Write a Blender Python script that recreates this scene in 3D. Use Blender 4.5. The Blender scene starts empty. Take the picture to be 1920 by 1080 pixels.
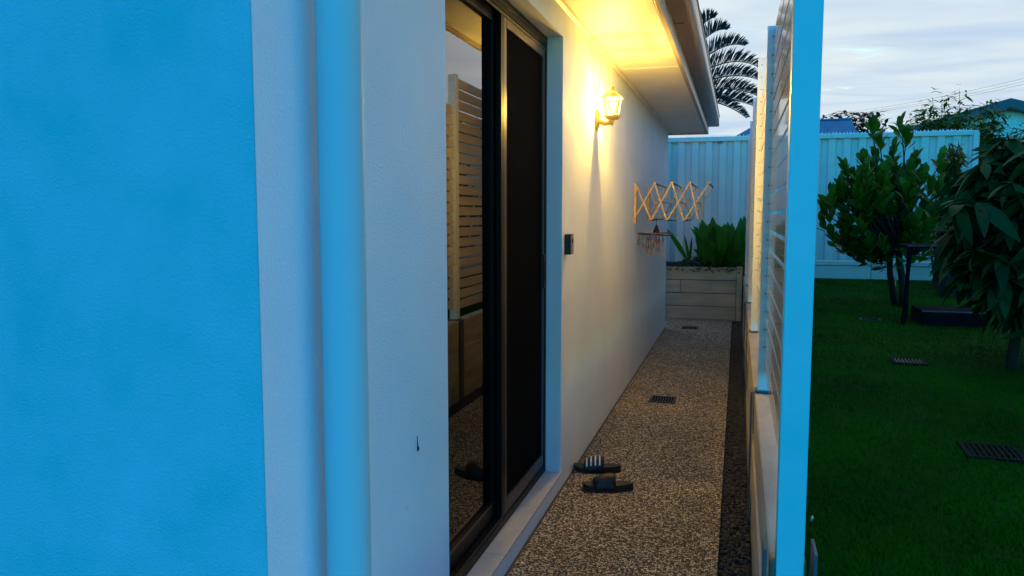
import bpy, math, random
import numpy as np
from mathutils import Vector, Matrix, Euler
random.seed(7); rng = np.random.default_rng(7)
R_ = math.radians
S = bpy.context.scene
COL = S.collection

# ------------------------------------------------------------------ camera
FPX, CAMH = 1480.0, 1.35
PITCH = math.atan(138 / FPX); YAW = math.atan(424 / FPX * math.cos(PITCH))
cd = bpy.data.cameras.new('camera'); cam = bpy.data.objects.new('camera', cd); COL.objects.link(cam)
cd.sensor_width = 36; cd.lens = 36 * FPX / 1920; cd.clip_start = 0.02; cd.clip_end = 2000
cam.location = (0, 0, CAMH); cam.rotation_euler = (math.pi/2 - PITCH, 0, YAW)
S.camera = cam
_F = Vector((-math.sin(YAW)*math.cos(PITCH), math.cos(YAW)*math.cos(PITCH), -math.sin(PITCH)))
_R = Vector((math.cos(YAW), math.sin(YAW), 0)); _U = _R.cross(_F)
def atY(x, y, Y):          # point on the plane at distance Y that shows at photo pixel x, y
    d = _F*FPX + _R*(x-960) + _U*(540-y)
    return Vector((0, 0, CAMH)) + d*(Y/d.y)
def atZ(x, y, Z):
    d = _F*FPX + _R*(x-960) + _U*(540-y)
    return Vector((0, 0, CAMH)) + d*((Z-CAMH)/d.z)

# ------------------------------------------------------------------ world: dusk sky with streaky cloud
W = bpy.data.worlds.new('World'); S.world = W; W.use_nodes = True
nt = W.node_tree; N = nt.nodes; L = nt.links; N.clear()
def wn(t, **k):
    n = N.new(t)
    for a, b in k.items(): setattr(n, a, b)
    return n
out = wn('ShaderNodeOutputWorld'); bg = wn('ShaderNodeBackground')
sky = wn('ShaderNodeTexSky', sky_type='NISHITA', sun_disc=False)
SUN_EL, SUN_AZ = 4.0, 12.0          # low sun behind the cloud ahead
sky.sun_elevation = R_(SUN_EL); sky.sun_rotation = R_(SUN_AZ); sky.air_density = 1.0; sky.dust_density = 0.3; sky.ozone_density = 3.0
tc = wn('ShaderNodeTexCoord'); sep = wn('ShaderNodeSeparateXYZ'); L.new(tc.outputs['Generated'], sep.inputs[0])
hs = wn('ShaderNodeHueSaturation'); hs.inputs['Saturation'].default_value = 1.75
L.new(sky.outputs[0], hs.inputs['Color'])
sk = wn('ShaderNodeVectorMath', operation='MULTIPLY'); sk.inputs[1].default_value = (0.26, 0.88, 1.02)
L.new(hs.outputs[0], sk.inputs[0])
# cloud sheet: direction projected onto a flat layer
mz = wn('ShaderNodeMath', operation='MAXIMUM'); mz.inputs[1].default_value = 0.05; L.new(sep.outputs['Z'], mz.inputs[0])
dv = wn('ShaderNodeVectorMath', operation='DIVIDE'); cb = wn('ShaderNodeCombineXYZ')
for i in range(3): L.new(mz.outputs[0], cb.inputs[i])
L.new(tc.outputs['Generated'], dv.inputs[0]); L.new(cb.outputs[0], dv.inputs[1])
mp = wn('ShaderNodeMapping'); mp.inputs['Scale'].default_value = (0.42, 0.62, 1); mp.inputs['Rotation'].default_value = (0, 0, R_(14)); mp.inputs['Location'].default_value = (3.1, 1.4, 0)
L.new(dv.outputs[0], mp.inputs[0])
no = wn('ShaderNodeTexNoise'); no.inputs['Scale'].default_value = 1.6; no.inputs['Detail'].default_value = 9; no.inputs['Roughness'].default_value = 0.62; no.inputs['Distortion'].default_value = 0.7
L.new(mp.outputs[0], no.inputs['Vector'])
# cover thins away from the side the light comes from
cov = wn('ShaderNodeMapRange'); cov.inputs['From Min'].default_value = -0.75; cov.inputs['From Max'].default_value = 0.45
cov.inputs['To Min'].default_value = -0.30; cov.inputs['To Max'].default_value = 0.50
L.new(sep.outputs['Y'], cov.inputs['Value'])
ad = wn('ShaderNodeMath', operation='ADD'); L.new(no.outputs['Fac'], ad.inputs[0]); L.new(cov.outputs[0], ad.inputs[1])
mr = wn('ShaderNodeMapRange', interpolation_type='SMOOTHSTEP'); mr.inputs['From Min'].default_value = 0.42; mr.inputs['From Max'].default_value = 0.86
L.new(ad.outputs[0], mr.inputs['Value'])
cr = wn('ShaderNodeValToRGB'); e = cr.color_ramp.elements
e[0].position = 0.30; e[0].color = (0.44, 0.56, 0.70, 1); e[1].position = 0.68; e[1].color = (0.61, 0.69, 0.73, 1)
no2 = wn('ShaderNodeTexNoise'); no2.inputs['Scale'].default_value = 2.6; no2.inputs['Detail'].default_value = 5; no2.inputs['Distortion'].default_value = 0.5; no2.inputs['Roughness'].default_value = 0.45
L.new(mp.outputs[0], no2.inputs['Vector']); L.new(no2.outputs['Fac'], cr.inputs[0])
mx = wn('ShaderNodeMix', data_type='RGBA'); L.new(mr.outputs[0], mx.inputs['Factor'])
L.new(sk.outputs[0], mx.inputs['A']); L.new(cr.outputs[0], mx.inputs['B'])
L.new(mx.outputs['Result'], bg.inputs['Color']); bg.inputs['Strength'].default_value = 1.0
L.new(bg.outputs[0], out.inputs[0])

# the sun is nearly gone, behind cloud: weak and very soft
sl = bpy.data.lights.new('sun', 'SUN'); so = bpy.data.objects.new('sun', sl); COL.objects.link(so)
sl.energy = 0.08; sl.angle = R_(25); sl.color = (1, 0.9, 0.82)
so.rotation_euler = (R_(90 - SUN_EL), 0, R_(180 - SUN_AZ)); so.location = (0, 5, 8)

S.render.engine = 'CYCLES'
vs = S.view_settings
vs.view_transform = 'Standard'; vs.look = 'None'; vs.exposure = 0.3; vs.gamma = 1.0; vs.use_curve_mapping = False

# ------------------------------------------------------------------ materials
MATS = {}
def mat(name, col, rough=0.6, var=None, vscale=8.0, bump=0.0, bscale=60.0, metal=0.0, spec=0.5, detail=6.0, stretch=(1, 1, 1), coat=0.0, sheen=0.0, trans=0.0, objrand=0.0):
    m = bpy.data.materials.new(name); m.use_nodes = True; t = m.node_tree; n = t.nodes; l = t.links
    b = n['Principled BSDF']
    b.inputs['Roughness'].default_value = rough; b.inputs['Metallic'].default_value = metal; b.inputs['Specular IOR Level'].default_value = spec
    b.inputs['Coat Weight'].default_value = coat
    b.inputs['Base Color'].default_value = (*col, 1)
    c = n.new('ShaderNodeTexCoord'); mp = n.new('ShaderNodeMapping'); mp.inputs['Scale'].default_value = stretch
    l.new(c.outputs['Object'], mp.inputs[0])
    last = None
    if var is not None:
        x = n.new('ShaderNodeTexNoise'); x.inputs['Scale'].default_value = vscale; x.inputs['Detail'].default_value = detail
        l.new(mp.outputs[0], x.inputs['Vector'])
        r = n.new('ShaderNodeValToRGB'); r.color_ramp.elements[0].position = 0.34; r.color_ramp.elements[1].position = 0.66
        r.color_ramp.elements[0].color = (*col, 1); r.color_ramp.elements[1].color = (*var, 1)
        l.new(x.outputs['Fac'], r.inputs[0]); last = r.outputs[0]
    if objrand > 0:
        oi = n.new('ShaderNodeObjectInfo'); h = n.new('ShaderNodeHueSaturation')
        q = n.new('ShaderNodeMapRange'); q.inputs['To Min'].default_value = 1 - objrand; q.inputs['To Max'].default_value = 1 + objrand
        l.new(oi.outputs['Random'], q.inputs['Value']); l.new(q.outputs[0], h.inputs['Value'])
        if last: l.new(last, h.inputs['Color'])
        else: h.inputs['Color'].default_value = (*col, 1)
        last = h.outputs[0]
    if last: l.new(last, b.inputs['Base Color'])
    if bump > 0:
        x = n.new('ShaderNodeTexNoise'); x.inputs['Scale'].default_value = bscale; x.inputs['Detail'].default_value = 4
        l.new(mp.outputs[0], x.inputs['Vector'])
        bp = n.new('ShaderNodeBump'); bp.inputs['Strength'].default_value = bump; bp.inputs['Distance'].default_value = 0.01
        l.new(x.outputs['Fac'], bp.inputs['Height']); l.new(bp.outputs[0], b.inputs['Normal'])
    MATS[name] = m
    return m

mat('render_wall', (0.76, 0.85, 0.95), 0.8, (0.70, 0.81, 0.93), 3.0, 0.25, 150)
mat('front_skytint', (0.03, 0.455, 0.54), 0.85, (0.15, 0.49, 0.62), 5.0, 0.4, 190, detail=5)  # pale render with the blue skylight on this face put into its colour
mat('pipe_skytint', (0.34, 0.58, 0.66), 0.62, (0.31, 0.56, 0.66), 3.0, 0.03, 60, spec=0.25)  # blue skylight falling on the pipe is worked into its colour
mat('soffit', (0.74, 0.73, 0.70), 0.55, (0.68, 0.67, 0.64), 3.0, 0.03, 60)
mat('fascia_paint', (0.33, 0.27, 0.24), 0.4, (0.28, 0.23, 0.21), 5.0)
mat('gutter_steel', (0.20, 0.155, 0.13), 0.35, (0.16, 0.13, 0.11), 6.0, spec=0.35)
mat('roof_steel', (0.20, 0.20, 0.21), 0.5, (0.17, 0.17, 0.18), 4)
mat('door_frame', (0.004, 0.004, 0.005), 0.4, (0.006, 0.006, 0.007), 10, spec=0.12)
mat('bronze_frame', (0.022, 0.020, 0.019), 0.35, (0.016, 0.015, 0.014), 14, metal=0.25, spec=0.4)
mat('mesh_black', (0.003, 0.003, 0.0035), 0.9, (0.005, 0.005, 0.0055), 90, 0.1, 600, spec=0.03)
mat('room_dark', (0.02, 0.018, 0.016), 0.9, (0.03, 0.025, 0.02), 3)
mat('sill_tile', (0.52, 0.55, 0.58), 0.35, (0.44, 0.48, 0.52), 12, 0.02, 90)
mat('post_white', (0.66, 0.72, 0.76), 0.36, (0.62, 0.70, 0.76), 3, 0.015, 120)
mat('post_skytint', (0.05, 0.51, 0.58), 0.4, (0.14, 0.54, 0.63), 5, 0.02, 120)  # copy of the white post finish, blue skylight put into its colour
mat('slat_white', (0.60, 0.50, 0.38), 0.13, (0.55, 0.46, 0.35), 4, 0.006, 40, stretch=(1, .2, 1), coat=0.4)
mat('sleeper', (0.42, 0.36, 0.28), 0.85, (0.30, 0.26, 0.20), 7, 0.35, 45, stretch=(1, .35, 3), objrand=0.12)
mat('sleeper_grey', (0.50, 0.42, 0.33), 0.85, (0.38, 0.32, 0.25), 6, 0.35, 40, stretch=(.35, 1, 3), objrand=0.10)
mat('galv', (0.09, 0.11, 0.14), 0.5, (0.05, 0.065, 0.09), 25, metal=0.4)
mat('soil', (0.03, 0.022, 0.015), 0.95, (0.015, 0.012, 0.009), 20, 0.8, 60)
mat('earth', (0.10, 0.08, 0.05), 0.95, (0.06, 0.07, 0.035), 0.6, 0.5, 20)
mat('gravel_stone', (0.014, 0.013, 0.013), 0.7, (0.035, 0.030, 0.027), 55, 0.3, 200)
mat('gravel_bed', (0.012, 0.011, 0.010), 0.95, (0.02, 0.018, 0.016), 70, 0.8, 120)
mat('turf', (0.001, 0.028, 0.0003), 0.95, (0.002, 0.052, 0.0005), 1.6, 0.5, 200, spec=0.1)
mat('turf_blade', (0.001, 0.056, 0.0004), 0.85, (0.005, 0.105, 0.001), 1.6, spec=0.03)
mat('fence_steel', (0.62, 0.52, 0.45), 0.5, (0.55, 0.47, 0.42), 2.5, 0.02, 30)
mat('spike_white', (0.75, 0.78, 0.8), 0.4, (0.68, 0.7, 0.72), 30)
mat('black_plastic', (0.008, 0.008, 0.010), 0.45, (0.014, 0.014, 0.016), 40)
mat('grate_dark', (0.003, 0.003, 0.007), 0.8, (0.005, 0.005, 0.010), 30, spec=0.1)
mat('grate_pale', (0.09, 0.09, 0.09), 0.6, (0.03, 0.03, 0.03), 50, spec=0.2)
mat('rubber', (0.007, 0.007, 0.008), 0.5, (0.012, 0.011, 0.011), 60, 0.1, 300)
mat('stripe', (0.75, 0.75, 0.75), 0.5, (0.68, 0.68, 0.68), 60)
mat('red_rubber', (0.16, 0.012, 0.012), 0.5, (0.12, 0.01, 0.01), 40)
mat('lamp_metal', (0.74, 0.52, 0.10), 0.45, (0.68, 0.46, 0.08), 20)
mat('lamp_cage', (0.10, 0.09, 0.07), 0.5, (0.08, 0.07, 0.06), 20)
mat('rack_wood', (0.62, 0.44, 0.22), 0.45, (0.44, 0.29, 0.13), 25, 0.1, 100, stretch=(1, 1, 1))
mat('rod_dark', (0.03, 0.03, 0.035), 0.35, (0.05, 0.05, 0.05), 20, metal=0.5)
mat('steel_bright', (0.55, 0.5, 0.45), 0.25, (0.45, 0.4, 0.36), 30, metal=0.9)
mat('peg_mix', (0.30, 0.18, 0.12), 0.5, (0.04, 0.06, 0.20), 45, detail=1)
mat('hanger_red', (0.35, 0.12, 0.09), 0.5, (0.28, 0.10, 0.08), 30)
mat('bark', (0.022, 0.017, 0.013), 0.95, (0.012, 0.010, 0.008), 18, 0.6, 60, stretch=(1, 1, .3))
mat('table_dark', (0.004, 0.004, 0.007), 0.8, (0.007, 0.007, 0.011), 15, spec=0.05)
mat('table_rim', (0.10, 0.10, 0.12), 0.35, (0.07, 0.07, 0.09), 25)
mat('stake_wood', (0.42, 0.34, 0.2), 0.8, (0.32, 0.25, 0.15), 20)
mat('intercom_face', (0.30, 0.30, 0.31), 0.35, (0.26, 0.26, 0.27), 20)
mat('blue_roof', (0.012, 0.11, 0.20), 0.75, (0.02, 0.15, 0.26), 1.5, stretch=(3, 1, 1), spec=0.1)
mat('green_roof', (0.02, 0.055, 0.075), 0.5, (0.015, 0.045, 0.06), 2)
mat('green_wall', (0.42, 0.60, 0.56), 0.55, (0.38, 0.55, 0.52), 2)
mat('pale_wall', (0.5, 0.5, 0.5), 0.7, (0.44, 0.44, 0.44), 2)
mat('wire', (0.16, 0.17, 0.18), 0.6, (0.02, 0.02, 0.02), 5)
mat('dead_leaf', (0.22, 0.09, 0.035), 0.7, (0.13, 0.05, 0.02), 80)
mat('pebble_white', (0.6, 0.6, 0.58), 0.6, (0.5, 0.5, 0.48), 60)
mat('cocoon', (0.012, 0.010, 0.009), 0.9, (0.02, 0.018, 0.015), 90, 0.6, 300)
mat('patch_paint', (0.78, 0.80, 0.82), 0.7, (0.72, 0.75, 0.78), 30)

def leafmat(name, a, b, rough=0.4, spec=0.5, trans=0.25):
    m = bpy.data.materials.new(name); m.use_nodes = True; t = m.node_tree; n = t.nodes; l = t.links
    p = n['Principled BSDF']; p.inputs['Roughness'].default_value = rough; p.inputs['Specular IOR Level'].default_value = spec
    g = n.new('ShaderNodeNewGeometry'); oi = n.new('ShaderNodeObjectInfo')
    ad = n.new('ShaderNodeMath'); ad.operation = 'ADD'; fr = n.new('ShaderNodeMath'); fr.operation = 'FRACT'
    l.new(g.outputs['Random Per Island'], ad.inputs[0]); l.new(oi.outputs['Random'], ad.inputs[1]); l.new(ad.outputs[0], fr.inputs[0])
    r = n.new('ShaderNodeValToRGB'); r.color_ramp.elements[0].color = (*a, 1); r.color_ramp.elements[1].color = (*b, 1)
    l.new(fr.outputs[0], r.inputs[0]); l.new(r.outputs[0], p.inputs['Base Color'])
    tr = n.new('ShaderNodeBsdfTranslucent'); l.new(r.outputs[0], tr.inputs['Color'])
    ms = n.new('ShaderNodeMixShader'); ms.inputs[0].default_value = trans
    l.new(p.outputs[0], ms.inputs[1]); l.new(tr.outputs[0], ms.inputs[2])
    l.new(ms.outputs[0], n['Material Output'].inputs['Surface'])
    MATS[name] = m
leafmat('leaf_magnolia', (0.008, 0.065, 0.004), (0.040, 0.15, 0.010), 0.42, 0.2, 0.35)
leafmat('leaf_mango', (0.002, 0.030, 0.010), (0.004, 0.065, 0.018), 0.5, 0.06, 0.2)
leafmat('leaf_ginger', (0.010, 0.085, 0.004), (0.03, 0.17, 0.010), 0.5, 0.2, 0.4)
leafmat('leaf_cover', (0.006, 0.020, 0.006), (0.014, 0.040, 0.010), 0.6, 0.3, 0.2)
leafmat('leaf_palm', (0.006, 0.016, 0.020), (0.014, 0.030, 0.034), 0.4, 0.4, 0.15)
leafmat('leaf_shrub', (0.012, 0.060, 0.005), (0.070, 0.15, 0.012), 0.5, 0.3, 0.25)
leafmat('leaf_yellow', (0.05, 0.075, 0.008), (0.20, 0.15, 0.02), 0.5, 0.2, 0.4)
leafmat('leaf_far', (0.010, 0.025, 0.018), (0.018, 0.04, 0.022), 0.6, 0.3, 0.1)

# exposed aggregate: small stones set in dark mortar
def aggregate():
    m = bpy.data.materials.new('aggregate'); m.use_nodes = True; t = m.node_tree; n = t.nodes; l = t.links
    p = n['Principled BSDF']; p.inputs['Roughness'].default_value = 0.62
    c = n.new('ShaderNodeTexCoord')
    dn = n.new('ShaderNodeTexNoise'); dn.inputs['Scale'].default_value = 160
    l.new(c.outputs['Object'], dn.inputs['Vector'])
    mv = n.new('ShaderNodeVectorMath'); mv.operation = 'SCALE'; mv.inputs['Scale'].default_value = 0.006
    l.new(dn.outputs['Color'], mv.inputs[0])
    av = n.new('ShaderNodeVectorMath'); av.operation = 'ADD'; l.new(c.outputs['Object'], av.inputs[0]); l.new(mv.outputs[0], av.inputs[1])
    v = n.new('ShaderNodeTexVoronoi'); v.inputs['Scale'].default_value = 118; v.feature = 'F1'; l.new(av.outputs[0], v.inputs['Vector'])
    s = n.new('ShaderNodeSeparateColor'); l.new(v.outputs['Color'], s.inputs[0])
    r = n.new('ShaderNodeValToRGB'); r.color_ramp.interpolation = 'LINEAR'; e = r.color_ramp.elements
    e[0].position = 0; e[0].color = (0.04, 0.03, 0.025, 1); e[1].position = 1; e[1].color = (0.85, 0.80, 0.70, 1)
    for q, k in ((0.30, (0.07, 0.05, 0.04, 1)), (0.44, (0.50, 0.36, 0.23, 1)), (0.72, (0.80, 0.67, 0.48, 1))):
        x = e.new(q); x.color = k
    l.new(s.outputs[0], r.inputs[0])
    g = n.new('ShaderNodeMapRange'); g.inputs['From Min'].default_value = 0.40; g.inputs['From Max'].default_value = 0.62
    l.new(v.outputs['Distance'], g.inputs['Value'])
    mx = n.new('ShaderNodeMix'); mx.data_type = 'RGBA'; l.new(g.outputs[0], mx.inputs['Factor'])
    l.new(r.outputs[0], mx.inputs['A']); mx.inputs['B'].default_value = (0.035, 0.03, 0.026, 1)
    big = n.new('ShaderNodeTexNoise'); big.inputs['Scale'].default_value = 2.4; big.inputs['Detail'].default_value = 5; l.new(c.outputs['Object'], big.inputs['Vector'])
    br = n.new('ShaderNodeMapRange'); br.inputs['From Min'].default_value = 0.3; br.inputs['From Max'].default_value = 0.7; br.inputs['To Min'].default_value = 0.80; br.inputs['To Max'].default_value = 1.12
    l.new(big.outputs['Fac'], br.inputs['Value'])
    md = n.new('ShaderNodeTexNoise'); md.inputs['Scale'].default_value = 34; md.inputs['Detail'].default_value = 3; l.new(c.outputs['Object'], md.inputs['Vector'])
    m2 = n.new('ShaderNodeMapRange'); m2.inputs['From Min'].default_value = 0.32; m2.inputs['From Max'].default_value = 0.68; m2.inputs['To Min'].default_value = 0.55; m2.inputs['To Max'].default_value = 1.30
    l.new(md.outputs['Fac'], m2.inputs['Value'])
    mu = n.new('ShaderNodeMath'); mu.operation = 'MULTIPLY'; l.new(br.outputs[0], mu.inputs[0]); l.new(m2.outputs[0], mu.inputs[1])
    h = n.new('ShaderNodeHueSaturation'); h.inputs['Saturation'].default_value = 0.95; l.new(mx.outputs['Result'], h.inputs['Color']); l.new(mu.outputs[0], h.inputs['Value'])
    l.new(h.outputs[0], p.inputs['Base Color'])
    iv = n.new('ShaderNodeMath'); iv.operation = 'SUBTRACT'; iv.inputs[0].default_value = 1; l.new(v.outputs['Distance'], iv.inputs[1])
    bp = n.new('ShaderNodeBump'); bp.inputs['Strength'].default_value = 0.9; bp.inputs['Distance'].default_value = 0.006
    l.new(iv.outputs[0], bp.inputs['Height']); l.new(bp.outputs[0], p.inputs['Normal'])
    MATS['aggregate'] = m
aggregate()

def glassmat():
    m = bpy.data.materials.new('door_glass'); m.use_nodes = True; t = m.node_tree; n = t.nodes; l = t.links
    n.remove(n['Principled BSDF'])
    f = n.new('ShaderNodeFresnel'); f.inputs['IOR'].default_value = 1.72
    g = n.new('ShaderNodeBsdfGlossy'); g.inputs['Roughness'].default_value = 0.004; g.inputs['Color'].default_value = (0.95, 0.95, 0.95, 1)
    tr = n.new('ShaderNodeBsdfTransparent'); tr.inputs['Color'].default_value = (0.45, 0.45, 0.45, 1)
    no = n.new('ShaderNodeTexNoise'); no.inputs['Scale'].default_value = 1.2
    bp = n.new('ShaderNodeBump'); bp.inputs['Strength'].default_value = 0.02; bp.inputs['Distance'].default_value = 0.01
    c = n.new('ShaderNodeTexCoord'); l.new(c.outputs['Object'], no.inputs['Vector']); l.new(no.outputs['Fac'], bp.inputs['Height']); l.new(bp.outputs[0], g.inputs['Normal'])
    ms = n.new('ShaderNodeMixShader'); l.new(f.outputs[0], ms.inputs[0]); l.new(tr.outputs[0], ms.inputs[1]); l.new(g.outputs[0], ms.inputs[2])
    l.new(ms.outputs[0], n['Material Output'].inputs['Surface']); MATS['door_glass'] = m
glassmat()
def lampglass(name, emit, strength, tfac):
    m = bpy.data.materials.new(name); m.use_nodes = True; t = m.node_tree; n = t.nodes; l = t.links
    n.remove(n['Principled BSDF'])
    e = n.new('ShaderNodeEmission'); e.inputs['Color'].default_value = (*emit, 1); e.inputs['Strength'].default_value = strength
    tr = n.new('ShaderNodeBsdfTransparent'); ms = n.new('ShaderNodeMixShader'); ms.inputs[0].default_value = tfac
    l.new(e.outputs[0], ms.inputs[1]); l.new(tr.outputs[0], ms.inputs[2]); l.new(ms.outputs[0], n['Material Output'].inputs['Surface'])
    MATS[name] = m
lampglass('lamp_pane', (1, 0.64, 0.10), 3.0, 0.8)
lampglass('lamp_back', (1, 0.60, 0.08), 1.6, 0.06)
lampglass('lamp_roof', (1, 0.50, 0.03), 1.0, 0.24)
lampglass('bulb_glow', (1, 0.70, 0.18), 9, 0.0)

# ------------------------------------------------------------------ builders
ORG = {}
def tag(o, label=None, cat=None, group=None, kind=None):
    if label: o['label'] = label
    if cat: o['category'] = cat
    if group: o['group'] = group
    if kind: o['kind'] = kind
    return o
def thing(name, loc, label, cat, group=None):
    o = bpy.data.objects.new(name, None); o.empty_display_size = 0.1; COL.objects.link(o)
    o.location = loc; ORG[o.name] = Vector(loc)
    return tag(o, label, cat, group)
class MB:
    def __init__(s): s.v = []; s.f = []
    def add(s, vs, fs):
        k = len(s.v); s.v += [tuple(p) for p in vs]; s.f += [tuple(i+k for i in f) for f in fs]; return s
    def box(s, x0, x1, y0, y1, z0, z1):
        return s.add([(x0,y0,z0),(x1,y0,z0),(x1,y1,z0),(x0,y1,z0),(x0,y0,z1),(x1,y0,z1),(x1,y1,z1),(x0,y1,z1)],
            [(0,3,2,1),(4,5,6,7),(0,1,5,4),(1,2,6,5),(2,3,7,6),(3,0,4,7)])
    def tube(s, pts, r, n=8, cap=True):
        pts = [Vector(p) for p in pts]; rs = r if isinstance(r, (list, tuple)) else [r]*len(pts)
        rings = []; u = None
        for i, p in enumerate(pts):
            d = (pts[min(i+1, len(pts)-1)] - pts[max(i-1, 0)]).normalized()
            if u is None:
                a = Vector((0,0,1)) if abs(d.z) < .9 else Vector((1,0,0)); u = d.cross(a).normalized()
            else: u = (u - d*u.dot(d)).normalized()
            w = d.cross(u)
            rings.append([p + (u*math.cos(t) + w*math.sin(t))*rs[i] for t in [2*math.pi*j/n for j in range(n)]])
        vs = [q for g in rings for q in g]; fs = []
        for i in range(len(pts)-1):
            for j in range(n):
                fs.append((i*n+j, i*n+(j+1)%n, (i+1)*n+(j+1)%n, (i+1)*n+j))
        if cap: fs += [tuple(range(n))[::-1], tuple((len(pts)-1)*n + j for j in range(n))]
        return s.add(vs, fs)
    def bar(s, a, b, w, t, up=(0,0,1)):        # flat bar from a to b, w wide in the plane of up, t thick
        a = Vector(a); b = Vector(b); d = (b-a).normalized(); n = Vector(up).cross(d).normalized(); q = d.cross(n)
        vs = []
        for p in (a, b):
            for i, j in ((-1,-1),(1,-1),(1,1),(-1,1)): vs.append(p + n*(t/2*i) + q*(w/2*j))
        return s.add(vs, [(0,3,2,1),(4,5,6,7),(0,1,5,4),(1,2,6,5),(2,3,7,6),(3,0,4,7)])
    def prism(s, prof, a0, a1, axis):          # profile extruded along an axis; prof in the other two axes
        def P(p, a):
            return (a, p[0], p[1]) if axis == 'x' else (p[0], a, p[1]) if axis == 'y' else (p[0], p[1], a)
        n = len(prof)
        return s.add([P(p, a0) for p in prof] + [P(p, a1) for p in prof],
            [tuple(range(n))[::-1], tuple(range(n, 2*n))] + [(i, (i+1)%n, n+(i+1)%n, n+i) for i in range(n)])
    def build(s, name, m, parent=None, bevel=0, smooth=False, seg=2):
        o0 = ORG[parent.name] if parent else Vector()
        me = bpy.data.meshes.new(name)
        me.from_pydata([tuple(Vector(v) - o0) for v in s.v], [], s.f)
        if m: me.materials.append(MATS[m])
        if smooth: me.polygons.foreach_set('use_smooth', [True]*len(me.polygons))
        import bmesh
        b = bmesh.new(); b.from_mesh(me); bmesh.ops.recalc_face_normals(b, faces=b.faces); b.to_mesh(me); b.free()
        o = bpy.data.objects.new(name, me); COL.objects.link(o)
        if parent: o.parent = parent
        ORG[o.name] = o0.copy()
        if bevel:
            md = o.modifiers.new('bevel', 'BEVEL'); md.width = bevel; md.segments = seg; md.limit_method = 'ANGLE'
        return o
def box(name, m, parent, x0, x1, y0, y1, z0, z1, bevel=0): return MB().box(x0,x1,y0,y1,z0,z1).build(name, m, parent, bevel)
def fastmesh(name, V, F, m, parent=None, smooth=False):
    V = np.asarray(V, dtype=np.float32); F = np.asarray(F, dtype=np.int32); k = F.shape[1]
    me = bpy.data.meshes.new(name); me.vertices.add(len(V)); me.vertices.foreach_set('co', V.ravel())
    me.loops.add(F.size); me.loops.foreach_set('vertex_index', F.ravel())
    me.polygons.add(len(F)); me.polygons.foreach_set('loop_start', np.arange(0, F.size, k, dtype=np.int32)); me.polygons.foreach_set('loop_total', np.full(len(F), k, dtype=np.int32))
    if smooth: me.polygons.foreach_set('use_smooth', np.ones(len(F), dtype=bool))
    me.update(); me.validate()
    me.materials.append(MATS[m])
    o = bpy.data.objects.new(name, me); COL.objects.link(o)
    if parent: o.parent = parent
    ORG[o.name] = ORG[parent.name].copy() if parent else Vector()
    return o

# ------------------------------------------------------------------ the ground
WX = -0.81                 # face of the house's long wall
LAWN = 0.50                # the lawn lies half a metre above the path
RX0, RX1 = 0.085, 0.165    # retaining wall beside the path
BY = 10.46                 # planter wall across the end
FY = 11.6                  # steel fence
YE_J = 9.52
tag(box('ground', 'earth', None, -300, 300, -150, 450, -1.0, -0.06), kind='structure')
tag(box('path', 'aggregate', None, WX-0.2, -0.042, -1.5, BY+.02, -0.055, 0.0, 0), kind='structure')
PATH = bpy.data.objects['path']
MB().box(WX-.02, WX+.011, -1.5, YE_J, -.01, .0012).build('expansion_joint', 'black_plastic', PATH)
tag(box('gravel_strip', 'gravel_bed', None, -0.042, RX0+.02, -1.5, BY+.02, -0.055, -0.022), kind='structure')
tag(box('lawn', 'turf', None, RX1, 14, -1.5, 11.25, -0.05, LAWN), kind='structure')
tag(box('garden_bed', 'soil', None, -4, RX1-.01, BY+0.08, FY+.6, -0.05, 0.60), kind='structure')

# loose dark stones
def stones(n, x0, x1, y0, y1, z, r0, r1, name, m):
    t = (1+5**.5)/2
    bv = np.array([(-1,t,0),(1,t,0),(-1,-t,0),(1,-t,0),(0,-1,t),(0,1,t),(0,-1,-t),(0,1,-t),(t,0,-1),(t,0,1),(-t,0,-1),(-t,0,1)])/1.9
    bf = np.array([(0,11,5),(0,5,1),(0,1,7),(0,7,10),(0,10,11),(1,5,9),(5,11,4),(11,10,2),(10,7,6),(7,1,8),(3,9,4),(3,4,2),(3,2,6),(3,6,8),(3,8,9),(4,9,5),(2,4,11),(6,2,10),(8,6,7),(9,8,1)])
    sc = rng.uniform(r0, r1, (n,1,1)) * rng.uniform(.7, 1.25, (n,1,3)) * np.array([1,1,.7])
    V = bv[None] * sc * rng.uniform(.82, 1.15, (n,12,1))
    a = rng.uniform(0, 6.28, n); c, s_ = np.cos(a), np.sin(a)
    X = V[...,0]*c[:,None] - V[...,1]*s_[:,None]; Y = V[...,0]*s_[:,None] + V[...,1]*c[:,None]
    V = np.stack([X, Y, V[...,2]], -1) + np.stack([rng.uniform(x0,x1,n), rng.uniform(y0,y1,n), z + rng.uniform(0,.009,n)], -1)[:,None]
    F = (bf[None] + (np.arange(n)*12)[:,None,None]).reshape(-1,3)
    return fastmesh(name, V.reshape(-1,3), F, m)
tag(stones(9000, -0.034, RX0-.006, 1.2, BY-.02, -0.018, .006, .0115, 'gravel', 'gravel_stone'), 'dark grey loose gravel between the path and the retaining wall', 'gravel', kind='stuff')

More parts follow.
